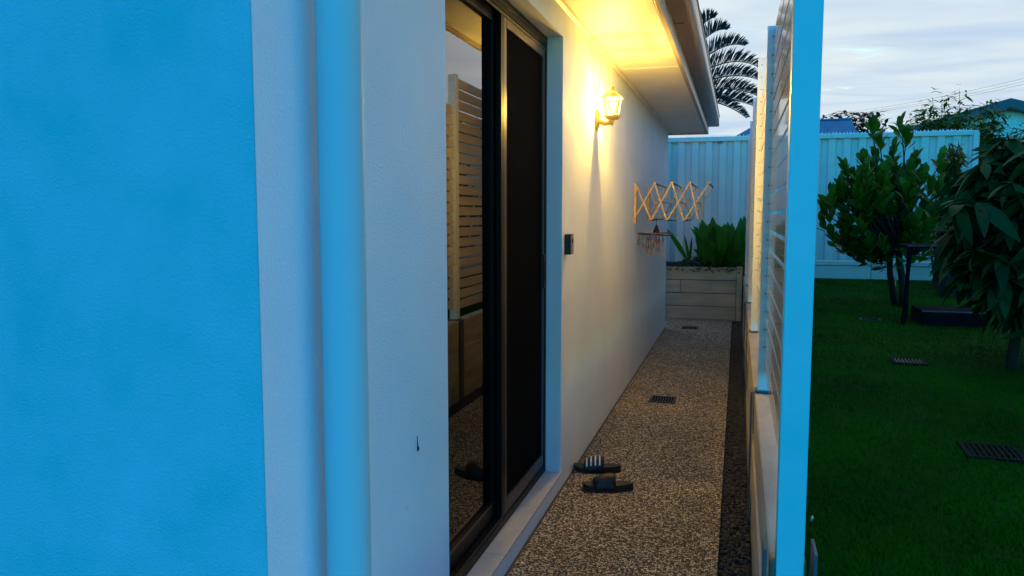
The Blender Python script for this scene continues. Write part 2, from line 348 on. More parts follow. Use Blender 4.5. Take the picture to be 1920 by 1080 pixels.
# turf blades: dense near, thinner far
def blades():
    n = 230000
    u = rng.uniform(0, 1, n); y = 1.6 + (11.2-1.6)*u**1.35
    xmax = np.minimum(0.62*y + .5, 6.5); x = RX1 + .012 + (xmax-RX1)*rng.uniform(0, 1, n)
    h = rng.uniform(.009, .019, n); a = rng.uniform(0, 6.28, n); w = .0014 + .0006*y/4
    lx = rng.normal(0, .008, n); ly = rng.normal(0, .008, n)
    p0 = np.stack([x - np.cos(a)*w, y - np.sin(a)*w, np.full(n, LAWN-.002)], -1)
    p1 = np.stack([x + np.cos(a)*w, y + np.sin(a)*w, np.full(n, LAWN-.002)], -1)
    p2 = np.stack([x + lx, y + ly, LAWN + h], -1)
    V = np.stack([p0, p1, p2], 1).reshape(-1, 3)
    return fastmesh('grass', V, np.arange(3*n).reshape(-1, 3), 'turf_blade')
tag(blades(), 'short dark green turf grass behind the slat screen', 'grass', kind='stuff')

# ------------------------------------------------------------------ the house
H = thing('house', (WX, 1.21, 0), 'rendered house wall with wide eave and glass sliding door beside the path', 'house')
Y0, YE = 1.21, 9.5
DL, DR, DZ0, DZ1 = 2.15, 3.71, 0.085, 2.18     # door opening
SO = 2.325                                     # soffit
TH = 0.14
box('wall', 'front_skytint', H, -5.0, WX, Y0, Y0+.003, -0.05, SO+.25)['label'] = 'end wall with blue skylight in its colour'
def long_wall():
    m = MB()
    m.box(WX-TH, WX+.0005, Y0+.003, DL, -.05, SO+.25); m.box(WX-TH, WX+.0005, DR, YE, -.05, SO+.25)
    m.box(WX-TH, WX+.0005, DL, DR, DZ1, SO+.25); m.box(WX-TH, WX+.0005, DL, DR, -.05, DZ0-.012)
    # one shell: weld the pieces
    import bmesh
    b = bmesh.new(); vs = [b.verts.new(v) for v in m.v]
    for f in m.f: b.faces.new([vs[i] for i in f])
    bmesh.ops.remove_doubles(b, verts=b.verts, dist=.0004)
    m.v = [tuple(v.co) for v in b.verts]; b.verts.index_update(); m.f = [tuple(v.index for v in f.verts) for f in b.faces]; b.free()
    o = m.build('wall', 'render_wall', H); o['label'] = 'pale rendered long wall'
long_wall()
box('wall', 'render_wall', H, -5.0, WX-TH, YE-TH, YE, -.05, SO+.25)
room = MB().box(-4.2, WX-TH-.02, 1.6, 6.0, -.02, 2.5).build('room', 'room_dark', H)
# eave
jo = [1.0, 3.2, 5.43, 7.6, 9.84]
for a, b in zip(jo[:-1], jo[1:]): box('soffit_panel', 'soffit', H, WX+.001, -.392, a+.002, b-.002, SO, SO+.008, .0015)
box('soffit_panel', 'soffit', H, -5, WX-.001, YE+.001, 9.838, SO, SO+.008)
for a, b in zip(jo[:-1], jo[1:]):
    if b < 9.8: box('joint_strip', 'soffit', H, WX+.001, -.392, b-.012, b+.012, SO-.003, SO-.0005)
MB().prism([(WX+.001, SO-.001), (WX+.022, SO-.001), (WX+.014, SO-.014), (WX+.001, SO-.022)], 1.0, YE, 'y').build('cornice_bead', 'soffit', H)
fas = MB().prism([(-.39, SO-.02), (-.366, SO-.02), (-.366, SO+.20), (-.39, SO+.20)], 1.0, 9.85, 'y').build('fascia', 'fascia_paint', H, .002)
MB().box(-5, -.366, 9.85, 9.874, SO-.02, SO+.2).build('fascia', 'fascia_paint', H, .002)
MB().box(-.398, -.391, 1.0, 9.838, SO-.012, SO+.0).build('soffit_trim', 'fascia_paint', H)
gp = []                                        # quad gutter: sheet-metal profile with rolled lip
for i in range(9):
    t = i/8*math.pi/2; gp.append((-.30 + .055*math.sin(t), SO+.125 - .055*math.cos(t)))
prof = [(-.365, SO+.07)] + gp + [(-.245, SO+.19), (-.257, SO+.19)] + [(p[0]-.004*(i/8) , p[1]+.004) for i, p in reversed(list(enumerate(gp)))] + [(-.365, SO+.074)]
gut = MB().prism(prof, .95, 9.88, 'y').build('gutter', 'gutter_steel', H)
MB().tube([(-.247, .95, SO+.185), (-.247, 9.88, SO+.185)], .009, 8).build('gutter_bead', 'gutter_steel', gut, smooth=True)
box('gutter_bracket', 'gutter_steel', gut, -.365, -.31, 4.52, 4.54, SO+.066, SO+.0695)
box('gutter_end', 'gutter_steel', gut, -.365, -.246, 9.88, 9.884, SO+.07, SO+.19)
MB().prism([(-.30, SO+.19), (-.30, SO+.20), (-3.2, SO+1.0), (-3.2, SO+.99)], .95, 9.9, 'y').build('roof', 'roof_steel', H)
# downpipe
px, py = WX+.063, 1.405
dp = MB().tube([(px, py, z) for z in (-.02, .3, 1, 1.7, 2.31)], .0445, 40).build('downpipe', 'pipe_skytint', H, smooth=True)
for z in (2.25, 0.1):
    MB().tube([(px, py, z), (px, py, z+.03)], .0475, 32).build('pipe_clip', 'pipe_skytint', dp, smooth=False)
# sill tiles
q = [DL, 2.72, 3.22, DR]
for a, b in zip(q[:-1], q[1:]): box('sill_tile', 'sill_tile', H, WX-.085, WX+.006, a+.0012, b-.0012, DZ0-.0115, DZ0, .002)
# door
D = MB().box(WX-.135, WX-.075, DL, DR, DZ1-.052, DZ1).box(WX-.135, WX-.075, DL, DR, DZ0, DZ0+.034)\
    .box(WX-.135, WX-.075, DR-.03, DR, DZ0, DZ1).box(WX-.135, WX-.075, DL, DL+.03, DZ0, DZ1).build('door_frame', 'door_frame', H, .002)
for z0, z1, x in ((DZ1-.03, DZ1-.02, 0), (DZ1-.068, DZ1-.056, -.004)): box('head_bead', 'bronze_frame', D, WX-.076+x, WX-.071+x, DL, DR-.03, z0, z1, .001)
for x in (WX-.082, WX-.1, WX-.118): box('track', 'bronze_frame', D, x-.002, x+.002, DL+.03, DR-.03, DZ0+.034, DZ0+.044)
GX = WX-.118
PA = MB().box(GX-.014, GX+.014, DL+.03, DL+.085, DZ0+.046, DZ1-.056).box(GX-.014, GX+.014, 2.93, 3.03, DZ0+.046, DZ1-.056)\
    .box(GX-.014, GX+.014, DL+.085, 2.93, DZ0+.046, DZ0+.12).box(GX-.014, GX+.014, DL+.085, 2.93, DZ1-.10, DZ1-.056).build('sliding_door', 'door_frame', H, .002)
box('pane', 'door_glass', PA, GX-.001, GX+.001, DL+.08, 2.935, DZ0+.115, DZ1-.095)
box('glazing_bead', 'bronze_frame', PA, GX+.0145, GX+.018, DL+.085, 2.93, DZ0+.112, DZ0+.122)
SX = WX-.088
a, b = 3.0, DR-.034
z0, z1 = DZ0+.046, DZ1-.058
SD = MB().box(SX-.010, SX+.010, a, a+.038, z0, z1).box(SX-.010, SX+.010, b-.038, b, z0, z1).box(SX-.010, SX+.010, a+.038, b-.038, z0, z0+.055)\
    .box(SX-.010, SX+.010, a+.038, b-.038, z1-.045, z1).build('screen_door', 'bronze_frame', H, .003)
box('screen_mesh', 'mesh_black', SD, SX-.003, SX+.001, a+.036, b-.036, z0+.053, z1-.043)
MB().box(SX+.0102, SX+.018, b-.032, b-.012, 1.0, 1.16).box(SX+.018, SX+.024, b-.030, b-.020, 1.03, 1.13).build('handle', 'black_plastic', SD, .002)
box('edge_guard', 'door_frame', SD, SX-.0105, SX+.0105, a-.04, a-.001, z0, z1)

# ------------------------------------------------------------------ wall lantern, lit
LY, LZ = 4.62, 1.99
LX = WX + .096
T = thing('wall_lantern', (WX, LY, LZ-.12), 'lit yellow glowing carriage lantern on the rendered wall under the eave', 'wall lamp')
m = MB(); n = 20
ring = [(LY + .034*math.cos(2*math.pi*i/n), LZ-.095 + .062*math.sin(2*math.pi*i/n)) for i in range(n)]
m.prism(ring, WX+.0, WX+.014, 'x'); m.prism([((p[0]-LY)*.7+LY, (p[1]-LZ+.095)*.75+LZ-.095) for p in ring], WX+.014, WX+.022, 'x').build('backplate', 'lamp_metal', T, .003)
MB().tube([(WX+.018, LY, LZ-.10), (WX+.05, LY, LZ-.118), (WX+.085, LY, LZ-.112), (LX, LY, LZ-.088)], [.014,.012,.012,.018], 10).build('arm', 'lamp_metal', T, smooth=True)
def frus(hb, ht, zb, zt, cx=LX, cy=LY): 
    return [(cx+i*hb, cy+j*hb, zb) for i, j in ((-1,-1),(1,-1),(1,1),(-1,1))] + [(cx+i*ht, cy+j*ht, zt) for i, j in ((-1,-1),(1,-1),(1,1),(-1,1))]
BF = [(0,3,2,1),(4,5,6,7),(0,1,5,4),(1,2,6,5),(2,3,7,6),(3,0,4,7)]
zb, zt, hb, ht = LZ-.070, LZ+.030, .029, .046
MB().add(frus(.030, .042, zb-.022, zb-.006), BF).add(frus(.042, .042, zb-.006, zb), BF).tube([(LX, LY, zb-.06), (LX, LY, zb-.02)], [.004, .016], 8).build('base', 'lamp_metal', T, .002)
ro = MB()
for i, j in ((0,1),(1,2),(2,3),(3,0)):
    c4 = [(-1,-1),(1,-1),(1,1),(-1,1)]; r_ = ht+.004
    ro.tube([(LX+c4[i][0]*r_, LY+c4[i][1]*r_, zt+.003), (LX+c4[j][0]*r_, LY+c4[j][1]*r_, zt+.003)], .0055, 6)
    ro.tube([(LX+c4[i][0]*r_, LY+c4[i][1]*r_, zt+.003), (LX+c4[i][0]*.014, LY+c4[i][1]*.014, zt+.036)], .003, 6)
ro.add(frus(.016, .008, zt+.034, zt+.044), BF)
ro = ro.build('cap', 'lamp_metal', T, .001)
MB().tube([(LX, LY, zt+.044), (LX, LY, zt+.054), (LX, LY, zt+.066)], [.006, .010, .002], 10).build('finial', 'lamp_metal', ro, smooth=True)
for i, j in ((-1,-1),(1,-1),(1,1),(-1,1)):
    MB().tube([(LX+i*hb, LY+j*hb, zb-.001), (LX+i*ht, LY+j*ht, zt)], .0035, 6).build('mullion', 'lamp_cage', T)
fr = frus(hb-.001, ht-.001, zb, zt)
for f in BF[2:]: MB().add([fr[i] for i in f], [(0,1,2,3)]).build('pane', 'lamp_back' if all(fr[i][0] < LX for i in f) else 'lamp_pane', T)
fr = frus(ht+.002, .014, zt+.004, zt+.035)
for f in BF[2:]: MB().add([fr[i] for i in f], [(0,1,2,3)]).build('roof_pane', 'lamp_roof', T)
bu = MB().tube([(LX, LY, zb+.002), (LX, LY, zb+.03), (LX, LY, zb+.045), (LX, LY, zb+.07), (LX, LY, zb+.088)], [.009,.009,.019,.022,.008], 14).build('bulb', 'bulb_glow', T, smooth=True)
ll = bpy.data.lights.new('lantern_light', 'POINT'); lo = bpy.data.objects.new('lantern_light', ll); COL.objects.link(lo)
ll.energy = 290; ll.color = (1, 0.58, 0.085); ll.shadow_soft_size = .029
lo.location = (LX, LY, zb+.056)

# ------------------------------------------------------------------ doorbell box
T = thing('doorbell', (WX, 3.80, 1.15), 'small black doorbell box on the wall beside the screen door', 'doorbell')
box('body', 'black_plastic', T, WX, WX+.032, 3.765, 3.835, 1.155, 1.255, .003)
fc = box('face', 'intercom_face', T, WX+.0318, WX+.0335, 3.769, 3.831, 1.160, 1.248)
MB().prism([(3.80+.011*math.cos(t), 1.222+.011*math.sin(t)) for t in np.linspace(0, 6.283, 17)[:-1]], WX+.033, WX+.0365, 'x').build('button', 'black_plastic', fc)

# ------------------------------------------------------------------ wall-mounted concertina airer
T = thing('folding_drying_rack', (WX, 6.45, 1.30), 'wooden concertina drying rack pulled out from the house wall', 'drying rack')
bx0 = WX
zt_, zb_ = 1.59, 1.30
tops = [-.79, -.648, -.512, -.372, -.228]; bots = [-.79, -.672, -.548, -.412, -.30]
zt2 = [1.575, 1.597, 1.600, 1.598, 1.596]; zb2 = [1.345, 1.305, 1.300, 1.302, 1.302]
for Yf in (6.45, 7.42):
    box('wall_board', 'rack_wood', T, WX, WX+.02, Yf-.03, Yf+.03, 1.275, 1.60, .002)
    for i in range(4):
        o1 = .011
        MB().bar((tops[i], Yf-o1, zt2[i]), (bots[i+1], Yf-o1, zb2[i+1]), .034, .012, (0,1,0)).build('link', 'rack_wood', T, .001)
        MB().bar((bots[i], Yf+.0, zb2[i]), (tops[i+1], Yf+.0, zt2[i+1]), .034, .012, (0,1,0)).build('link', 'rack_wood', T, .001)
        c = Vector(((tops[i]+bots[i+1]+bots[i]+tops[i+1])/4, Yf-.006, (zt2[i]+zb2[i+1]+zb2[i]+zt2[i+1])/4))
        MB().tube([c+Vector((0,-.012,0)), c+Vector((0,.012,0))], .006, 8).build('rivet', 'steel_bright', T)
for i in (1, 2, 3, 4):
    MB().tube([(tops[i], 6.43, zt2[i]), (tops[i], 7.44, zt2[i])], .0065, 8).build('rod', 'rod_dark', T, smooth=True)
    for Yf in (6.432, 7.43): MB().tube([(tops[i], Yf-.012, zt2[i]), (tops[i], Yf+.012, zt2[i])], .011, 10).build('rod_cap', 'rack_wood', T)
for i in (1, 2, 3):
    MB().tube([(bots[i], 6.43, zb2[i]), (bots[i], 7.44, zb2[i])], .0065, 8).build('rod', 'rod_dark', T, smooth=True)
    MB().tube([((bots[i]+tops[i])/2+.065, 6.43, 1.45), ((bots[i]+tops[i])/2+.065, 7.44, 1.45)], .006, 8).build('rod', 'steel_bright', T, smooth=True)
T = thing('peg_hanger', (-.70, 6.75, 1.05), 'round peg hanger full of small clips hanging under the wooden drying rack', 'peg hanger')
HX, HY = -.672, 6.75
MB().tube([(HX, HY, 1.315), (HX+.008, HY, 1.325), (HX+.016, HY, 1.315), (HX+.012, HY, 1.29), (HX+.012, HY, 1.26)], .003, 6).build('hook', 'rod_dark', T)
MB().tube([(HX+.012, HY, 1.265), (HX+.012, HY, 1.245), (HX+.012, HY, 1.185)], [.006, .014, .034], 12).build('hub', 'black_plastic', T, smooth=True)
rr = .15
MB().tube([(HX+rr*math.cos(t), HY+rr*math.sin(t), 1.185+.008*math.sin(2*t)) for t in np.linspace(0, 6.283, 33)], .005, 6).build('ring', 'rod_dark', T)
for k in range(6):
    t = k*math.pi/3; MB().tube([(HX, HY, 1.19), (HX+rr*math.cos(t), HY+rr*math.sin(t), 1.185)], .004, 6).build('spoke', 'hanger_red' if k % 3 == 0 else 'rod_dark', T)
MB().bar((HX-.06, HY-.03, 1.188), (HX+.06, HY-.03, 1.188), .014, .010).build('spoke', 'hanger_red', T)
mm = MB(); random.seed(3)
for k in range(34):
    t = random.uniform(0, 6.28); r = random.choice((rr, rr, .05, .07, .03, .09)); x, y = HX+r*math.cos(t), HY+r*math.sin(t); z = random.uniform(1.085, 1.13) - random.random()*.10*(r < .1)
    w = .009; dx = random.uniform(-.01,.01)
    mm.tube([(x, y, 1.185), (x+dx, y, z+.05)], .0018, 4); mm.bar((x+dx-.002, y, z+.05), (x+dx-.006, y, z+.005), .006, .004, (1,0,0)); mm.bar((x+dx+.002, y, z+.05), (x+dx+.006, y, z+.005), .006, .004, (1,0,0))
tag(mm.build('pegs', 'peg_mix', T), kind='stuff')

# ------------------------------------------------------------------ retaining wall beside the path
RT = .58
RW = thing('retaining_wall', (RX0, 1.3, 0), 'low tan concrete sleeper retaining wall under the slat screen', 'retaining wall')
py_ = [.0, 1.80, 3.58, 5.42, 7.20, 8.98, 10.44]
for k in range(6):
    for c in range(3 if k else 2):
        za = -.04 + c*(RT+.04)/3; zz = za + (RT+.04)/3 - .006
        j = random.uniform(-.004, .004)
        box('sleeper', 'sleeper', RW, RX0+j, RX1+j*.5, py_[k]+.012, py_[k+1]-.012, za, zz, .006)
for k in range(1, 6):
    y = py_[k]
    MB().box(RX0-.012, RX0-.005, y-.045, y+.045, -.05, RT+.04*(k==1)).box(RX1+.012, RX1+.019, y-.045, y+.045, -.05, RT+.04*(k==1)).build('steel_post', 'galv', RW, .001)

# ------------------------------------------------------------------ slat screen
SC = thing('slat_screen', (.13, 1.8, RT), 'tan horizontal slat privacy screen with square posts on the retaining wall', 'privacy screen')
PX0, PX1 = .100, .158
py2 = [1.80, 3.58, 5.42, 7.20, 8.98, 10.42]
ptop = [2.16, 2.13, 2.34, 2.34, 2.34, 2.34]
for i, y in enumerate(py2):
    P = box('post', 'post_white' if i else 'post_skytint', SC, PX0, PX1, y-.029, y+.029, RT-.002 if i else .2, ptop[i], .002)  # end post takes the copy tinted with blue skylight
    box('post_cap', 'post_white', P, PX0-.001, PX1+.001, y-.030, y+.030, ptop[i], ptop[i]+.004, .001)
    if i: MB().box(PX0-.012, PX1+.012, y-.041, y+.041, RT+.001, RT+.007).build('base_plate', 'galv', P)
    if i == 0:
        MB().tube([(.124, y-.029, RT-.035), (.124, y-.032, RT-.035)], .010, 14).build('screw_cap', 'stripe', P)
base = None; pitch = .0772; sh = .0652
for i in range(5):
    y0, y1 = py2[i]+.0285, py2[i+1]-.0285
    nn = int((ptop[i+1] - .01 - (RT+.035)) / pitch) if i >= 2 else int((ptop[1]-.01-(RT+.035))/pitch)
    zt0 = (ptop[i+1] if i >= 2 else ptop[1]) - .006
    first = None
    for k in range(nn):
        z = zt0 - sh - k*pitch
        if first is None:
            first = MB().box(.128, .144, y0, y1, z, z+sh).build('slat', 'slat_white', SC, .0015); z00 = z; l0 = first.location.copy(); o = first
        else:
            o = first.copy(); COL.objects.link(o); o.location = l0 + Vector((0, 0, z-z00))
        o.rotation_euler = (0, 0, random.uniform(-.0006, .0006))
    # screws on the posts' sides
    for k in range(nn):
        pass
for i in (1, 2, 3):
    m = MB(); y = py2[i]
    zt0 = ptop[i]-.04
    for k in range(18):
        z = zt0 - k*pitch; m.tube([(PX1-.036, y-.029, z), (PX1-.036, y-.0315, z)], .0035, 6)
    tag(m.build('screws', 'galv', SC), kind='stuff')

# ------------------------------------------------------------------ planter wall across the end
PW = thing('planter_wall', (-.4, BY, 0), 'grey brown concrete sleeper planter wall across the end of the path', 'planter')
zz = [-.03, .165, .335, .505, .675]
for c in range(4):
    xs = [-1.6, RX0-.085] if c != 2 else [-1.6, -.70, RX0-.085]
    for a, b in zip(xs[:-1], xs[1:]):
        box('sleeper', 'sleeper_grey', PW, a+.002, b-.002, BY, BY+.075, zz[c]+.002, zz[c+1]-.005, .006)
box('end_post', 'sleeper_grey', PW, RX0-.083, RX0-.012, BY-.008, BY+.085, -.03, .680, .006)

# ------------------------------------------------------------------ back retaining edge behind the lawn
BE = thing('garden_edge', (2, 11.25, LAWN), 'low pale concrete sleeper edge along the back of the lawn', 'garden edging')
xs = [RX1+.03, 1.7, 3.4, 5.4, 7.6]
for a, b in zip(xs[:-1], xs[1:]):
    box('sleeper', 'fence_steel', BE, a+.003, b-.003, 11.25, 11.33, LAWN-.05, .675, .006)
    box('capping', 'fence_steel', BE, a+.003, b-.003, 11.235, 11.45, .678, .735, .006)
tag(box('upper_bed', 'soil', None, RX1+.1, 14, 11.33, FY+.4, LAWN-.1, .70), kind='structure')

# ------------------------------------------------------------------ steel sheet fence
FT = 2.43
FN = thing('steel_fence', (1, FY, .6), 'pale ribbed steel sheet fence with spiked top behind the garden', 'fence')
posts = [-1.62, .76, 2.93]
def ribs(x0, x1):
    pr = []; p = .19; x = x0
    while x < x1 - .01:
        for dx, y in ((0, 0), (.085, 0), (.105, .032), (.170, .032)):
            if x+dx < x1: pr.append((x+dx, FY + .004 + y))
        x += p
    pr.append((x1, FY+.004))
    return pr
for a, b in zip(posts[:-1], posts[1:]):
    pr = ribs(a+.02, b-.02); m = MB()
    m.add([(x, y, .60) for x, y in pr] + [(x, y, FT-.02) for x, y in pr], [(i, i+1, len(pr)+i+1, len(pr)+i) for i in range(len(pr)-1)])
    o = m.build('sheet', 'fence_steel', FN); md = o.modifiers.new('s', 'SOLIDIFY'); md.thickness = .001
    MB().prism([(FY-.022, FT-.058), (FY-.022, FT), (FY+.05, FT), (FY+.05, FT-.058)], a+.03, b-.03, 'x').build('top_rail', 'fence_steel', FN, .004)
    MB().prism([(FY-.02, .60), (FY-.02, .66), (FY+.05, .66), (FY+.05, .60)], a+.03, b-.03, 'x').build('bottom_rail', 'fence_steel', FN, .004)
    m = MB(); x = a+.04
    m.box(a+.03, b-.03, FY-.015, FY+.040, FT+.001, FT+.006)
    while x < b-.04:
        for yy in (FY-.008, FY+.012, FY+.033):
            h = random.uniform(.020, .034); s = .004; xx = x+random.uniform(-.01,.01)
            m.add([(xx-s,yy-s,FT+.005),(xx+s,yy-s,FT+.005),(xx+s,yy+s,FT+.005),(xx-s,yy+s,FT+.005),(xx,yy,FT+.005+h)], [(0,1,4),(1,2,4),(2,3,4),(3,0,4),(0,3,2,1)])
        x += .045
    tag(m.build('spike_strip', 'spike_white', FN), kind='stuff')
for x in posts: MB().box(x-.03, x+.03, FY-.028, FY+.056, .55, FT+.003).build('post', 'fence_steel', FN, .003)
MB().box(posts[-1]+.031, posts[-1]+.06, FY+.05, FY+6, .55, FT-.02).build('sheet', 'fence_steel', FN)
box('clip', 'rod_dark', FN, -.30, -.235, FY-.027, FY-.022, FT-.085, FT-.058)

# ------------------------------------------------------------------ sandals
def sandal(name, toe, ang, label, stripes, tilt=0.0):
    T = thing(name, (toe[0], toe[1], 0), label, 'sandal', 'pair of black slide sandals by the door')
    Lh = .25
    ca, sa = math.cos(ang), math.sin(ang)
    def P(u, v, z):        # u from toe to heel, v across
        return (toe[0] + u*ca - v*sa, toe[1] + u*sa + v*ca, z + tilt*u)
    def half(u):           # half width along the sole
        t = u/Lh
        return .047*(math.sin(math.pi*min(max(t,0),1)**.82))**.42 * (1 - .16*t) + .002
    us = [Lh*(.5-.5*math.cos(math.pi*i/22)) for i in range(23)]
    us[0] = .001; us[-1] = Lh-.001
    def sole(z0f, z1f, grow):
        m = MB(); ring = []
        for s in (0, 1):
            for side in (1, -1):
                for u in (us if side == 1 else us[::-1]):
                    ring.append(P(u, side*(half(u)+grow), z0f(u) if s == 0 else z1f(u)))
        n = len(ring)//2
        m.add(ring, [(i, (i+1)%n, n+(i+1)%n, n+i) for i in range(n)])
        for s in (0, 1):
            m.f += [tuple(s*n + k for k in (i, i+1, n-2-i, n-1-i)) for i in range(n//2 - 1)]
        return m
    sp = lambda u: .004*(1-math.cos(2*math.pi*u/Lh))*.0 + (.012*max(0, 1-u/.06)**2)
    so_ = sole(lambda u: .001+sp(u), lambda u: .020+sp(u)*.9+.004*math.sin(math.pi*u/Lh), 0).build('sole', 'rubber', T, .002)
    sole(lambda u: .0202+sp(u)*.9+.004*math.sin(math.pi*u/Lh), lambda u: .028+sp(u)*.9+.010*(u/Lh)**2, -.004).build('footbed', 'rubber', T, .002)
    if not stripes: sole(lambda u: .006+sp(u), lambda u: .011+sp(u), .0012).build('midsole', 'red_rubber', T)
    # strap arching over the forefoot
    m = MB(); nu, na = 8, 14; V = []
    for k in range(2):
        for i in range(nu+1):
            u = .055 + .105*i/nu
            hw = half(u) + .003 - .004*k; hh = .036 + .030*math.sin(math.pi*(.15+.55*i/nu)) + .010*i/nu - .004*k
            for j in range(na+1):
                t = math.pi*j/na; V.append(P(u + .012*math.cos(t)*0, hw*math.cos(t)*(1 if abs(math.cos(t)) < .98 else 1), .010 + hh*math.sin(t)**.9))
    w = na+1; o = (nu+1)*w; F = []
    for i in range(nu):
        for j in range(na):
            F.append((i*w+j, i*w+j+1, (i+1)*w+j+1, (i+1)*w+j)); F.append((o+i*w+j, o+(i+1)*w+j, o+(i+1)*w+j+1, o+i*w+j+1))
    for j in range(na): F.append((j, o+j, o+j+1, j+1)); F.append((nu*w+j, nu*w+j+1, o+nu*w+j+1, o+nu*w+j))
    for i in range(nu): F.append((i*w, (i+1)*w, o+(i+1)*w, o+i*w)); F.append((i*w+na, o+i*w+na, o+(i+1)*w+na, (i+1)*w+na))
    st = m.add(V, F).build('strap', 'rubber', T, smooth=True)
    if stripes:
        for k in range(4):
            m = MB(); V = []; uc = .070 + .0225*k
            for j in range(2, na-1):
                t = math.pi*j/na
                for du in (-.004, .004):
                    u = uc + du; ii = (u-.055)/.105
                    hw = half(u)+.0042; hh = .036+.030*math.sin(math.pi*(.15+.55*ii))+.010*ii+.0012
                    V.append(P(u, hw*math.cos(t), .010+hh*math.sin(t)**.9))
            nn = len(V)//2; m.add(V, [(2*i, 2*i+1, 2*i+3, 2*i+2) for i in range(nn-1)])
            s = m.build('stripe', 'stripe', st); s.modifiers.new('t', 'SOLIDIFY').thickness = .001
    return T
p = atZ(1072, 884, 0); sandal('slide_sandal', (p.x+.005, p.y+.02), R_(10), 'black slide sandal with four white stripes on its strap', True)
p = atZ(1092, 918, 0); sandal('slide_sandal', (p.x, p.y), R_(15), 'plain black slide sandal with a thin red sole edge', False)

# ------------------------------------------------------------------ drain grates
def grate(name, c, z, size, label, mats, group, rot=0, bars=8):
    T = thing(name, (c[0], c[1], z), label, 'drain grate', group); s = size/2
    o = T; x, y = c
    fr = MB().box(x-s, x+s, y-s, y-s+.018, z-.012, z+.006).box(x-s, x+s, y+s-.018, y+s, z-.012, z+.006).box(x-s, x-s+.018, y-s+.018, y+s-.018, z-.012, z+.006).box(x+s-.018, x+s, y-s+.018, y+s-.018, z-.012, z+.006).build('rim', mats[0], T, .001)
    MB().box(x-s+.018, x+s-.018, y-s+.018, y+s-.018, z-.012, z-.004 if z > .3 else z+.0012).build('pit', 'black_plastic', T)
    w = (size-.036)/bars
    for k in range(bars):
        xx = x-s+.018+w*(k+.5); MB().box(xx-w*.26, xx+w*.26, y-s+.018, y+s-.018, z-.003 if z > .3 else z+.0014, z+.005).build('bar', mats[1], T)
    T.rotation_euler = (0, 0, rot)
p = atZ(1243, 750, 0); grate('drain_grate', (p.x, p.y), .002, .19, 'dark drain grate in the pebbled path midway along the wall', ('black_plastic', 'grate_dark'), 'drain grates in the path')
p = atZ(1293, 615, 0); grate('drain_grate', (p.x, p.y), .002, .19, 'dark drain grate in the pebbled path near the planter wall', ('black_plastic', 'grate_dark'), 'drain grates in the path')
p = atZ(1703, 680, .5); grate('drain_grate', (p.x, p.y), LAWN+.006, .18, 'drain grate with pale worn bars set in the lawn', ('grate_dark', 'grate_pale'), 'drain grates in the lawn', R_(-4))
p = atZ(1860, 850, .5); grate('drain_grate', (p.x, p.y), LAWN+.004, .19, 'dark blue drain grate in the lawn closest to the screen end post', ('grate_dark', 'grate_dark'), 'drain grates in the lawn', R_(-4))
p = atZ(1632, 600, .5); grate('drain_grate', (p.x, p.y), LAWN+.002, .16, 'sunken black drain grate in the lawn beside the dark table', ('black_plastic', 'grate_dark'), 'drain grates in the lawn', R_(-4))

# ------------------------------------------------------------------ foliage tools
def leafmesh(name, length, width, fold, curl, wmax, m, nseg=5, tipdrop=0.0):
    """leaf along +x, face up +z; wmax = where it is widest (0..1)"""
    mb = MB(); V = []; F = []
    for i in range(nseg+1):
        t = i/nseg
        w = width/2 * (math.sin(math.pi*(t**(math.log(.5)/math.log(wmax))))**.8 if 0 < t < 1 else .04)
        x = length*t; z = curl*length*t*t
        V += [(x, -w, z + fold*w), (x, 0, z), (x, w, z + fold*w)]
    for i in range(nseg):
        a = 3*i; F += [(a, a+3, a+4, a+1), (a+1, a+4, a+5, a+2)]
    mb.add(V, F); me = bpy.data.meshes.new(name); me.from_pydata(mb.v, [], mb.f); me.materials.append(MATS[m])
    me.polygons.foreach_set('use_smooth', [True]*len(me.polygons))
    return me
def frame(d, up):
    d = d.normalized(); s = up.cross(d)
    if s.length < 1e-4: s = Vector((1,0,0))
    s.normalize(); n = d.cross(s)
    return Matrix((d, s, n)).transposed()
def place_leaves(parent, meshes, mats4, top=300, name='leaf', stuffname='foliage'):
    """the leaves nearest the camera become objects, the rest one mesh"""
    C = cam.location
    order = sorted(range(len(mats4)), key=lambda i: (mats4[i][0].translation - C).length)
    o0 = ORG[parent.name]
    for i in order[:top]:
        M, k = mats4[i]
        o = bpy.data.objects.new(name, meshes[k]); COL.objects.link(o); o.parent = parent
        o.matrix_local = Matrix.Translation(-o0) @ M
    rest = order[top:]
    if rest:
        V = []; F = []; off = 0
        cache = [(np.array([v.co for v in me.vertices]), np.array([list(p.vertices) for p in me.polygons])) for me in meshes]
        for i in rest:
            M, k = mats4[i]; a = np.array(M); v, f = cache[k]
            V.append(v @ a[:3,:3].T + a[:3,3] - np.array(o0)); F.append(f + off); off += len(v)
        tag(fastmesh(stuffname, np.concatenate(V), np.concatenate(F), meshes[0].materials[0].name, parent, True), kind='stuff')
def rv(s=1.0): return Vector((random.gauss(0, s), random.gauss(0, s), random.gauss(0, s)))

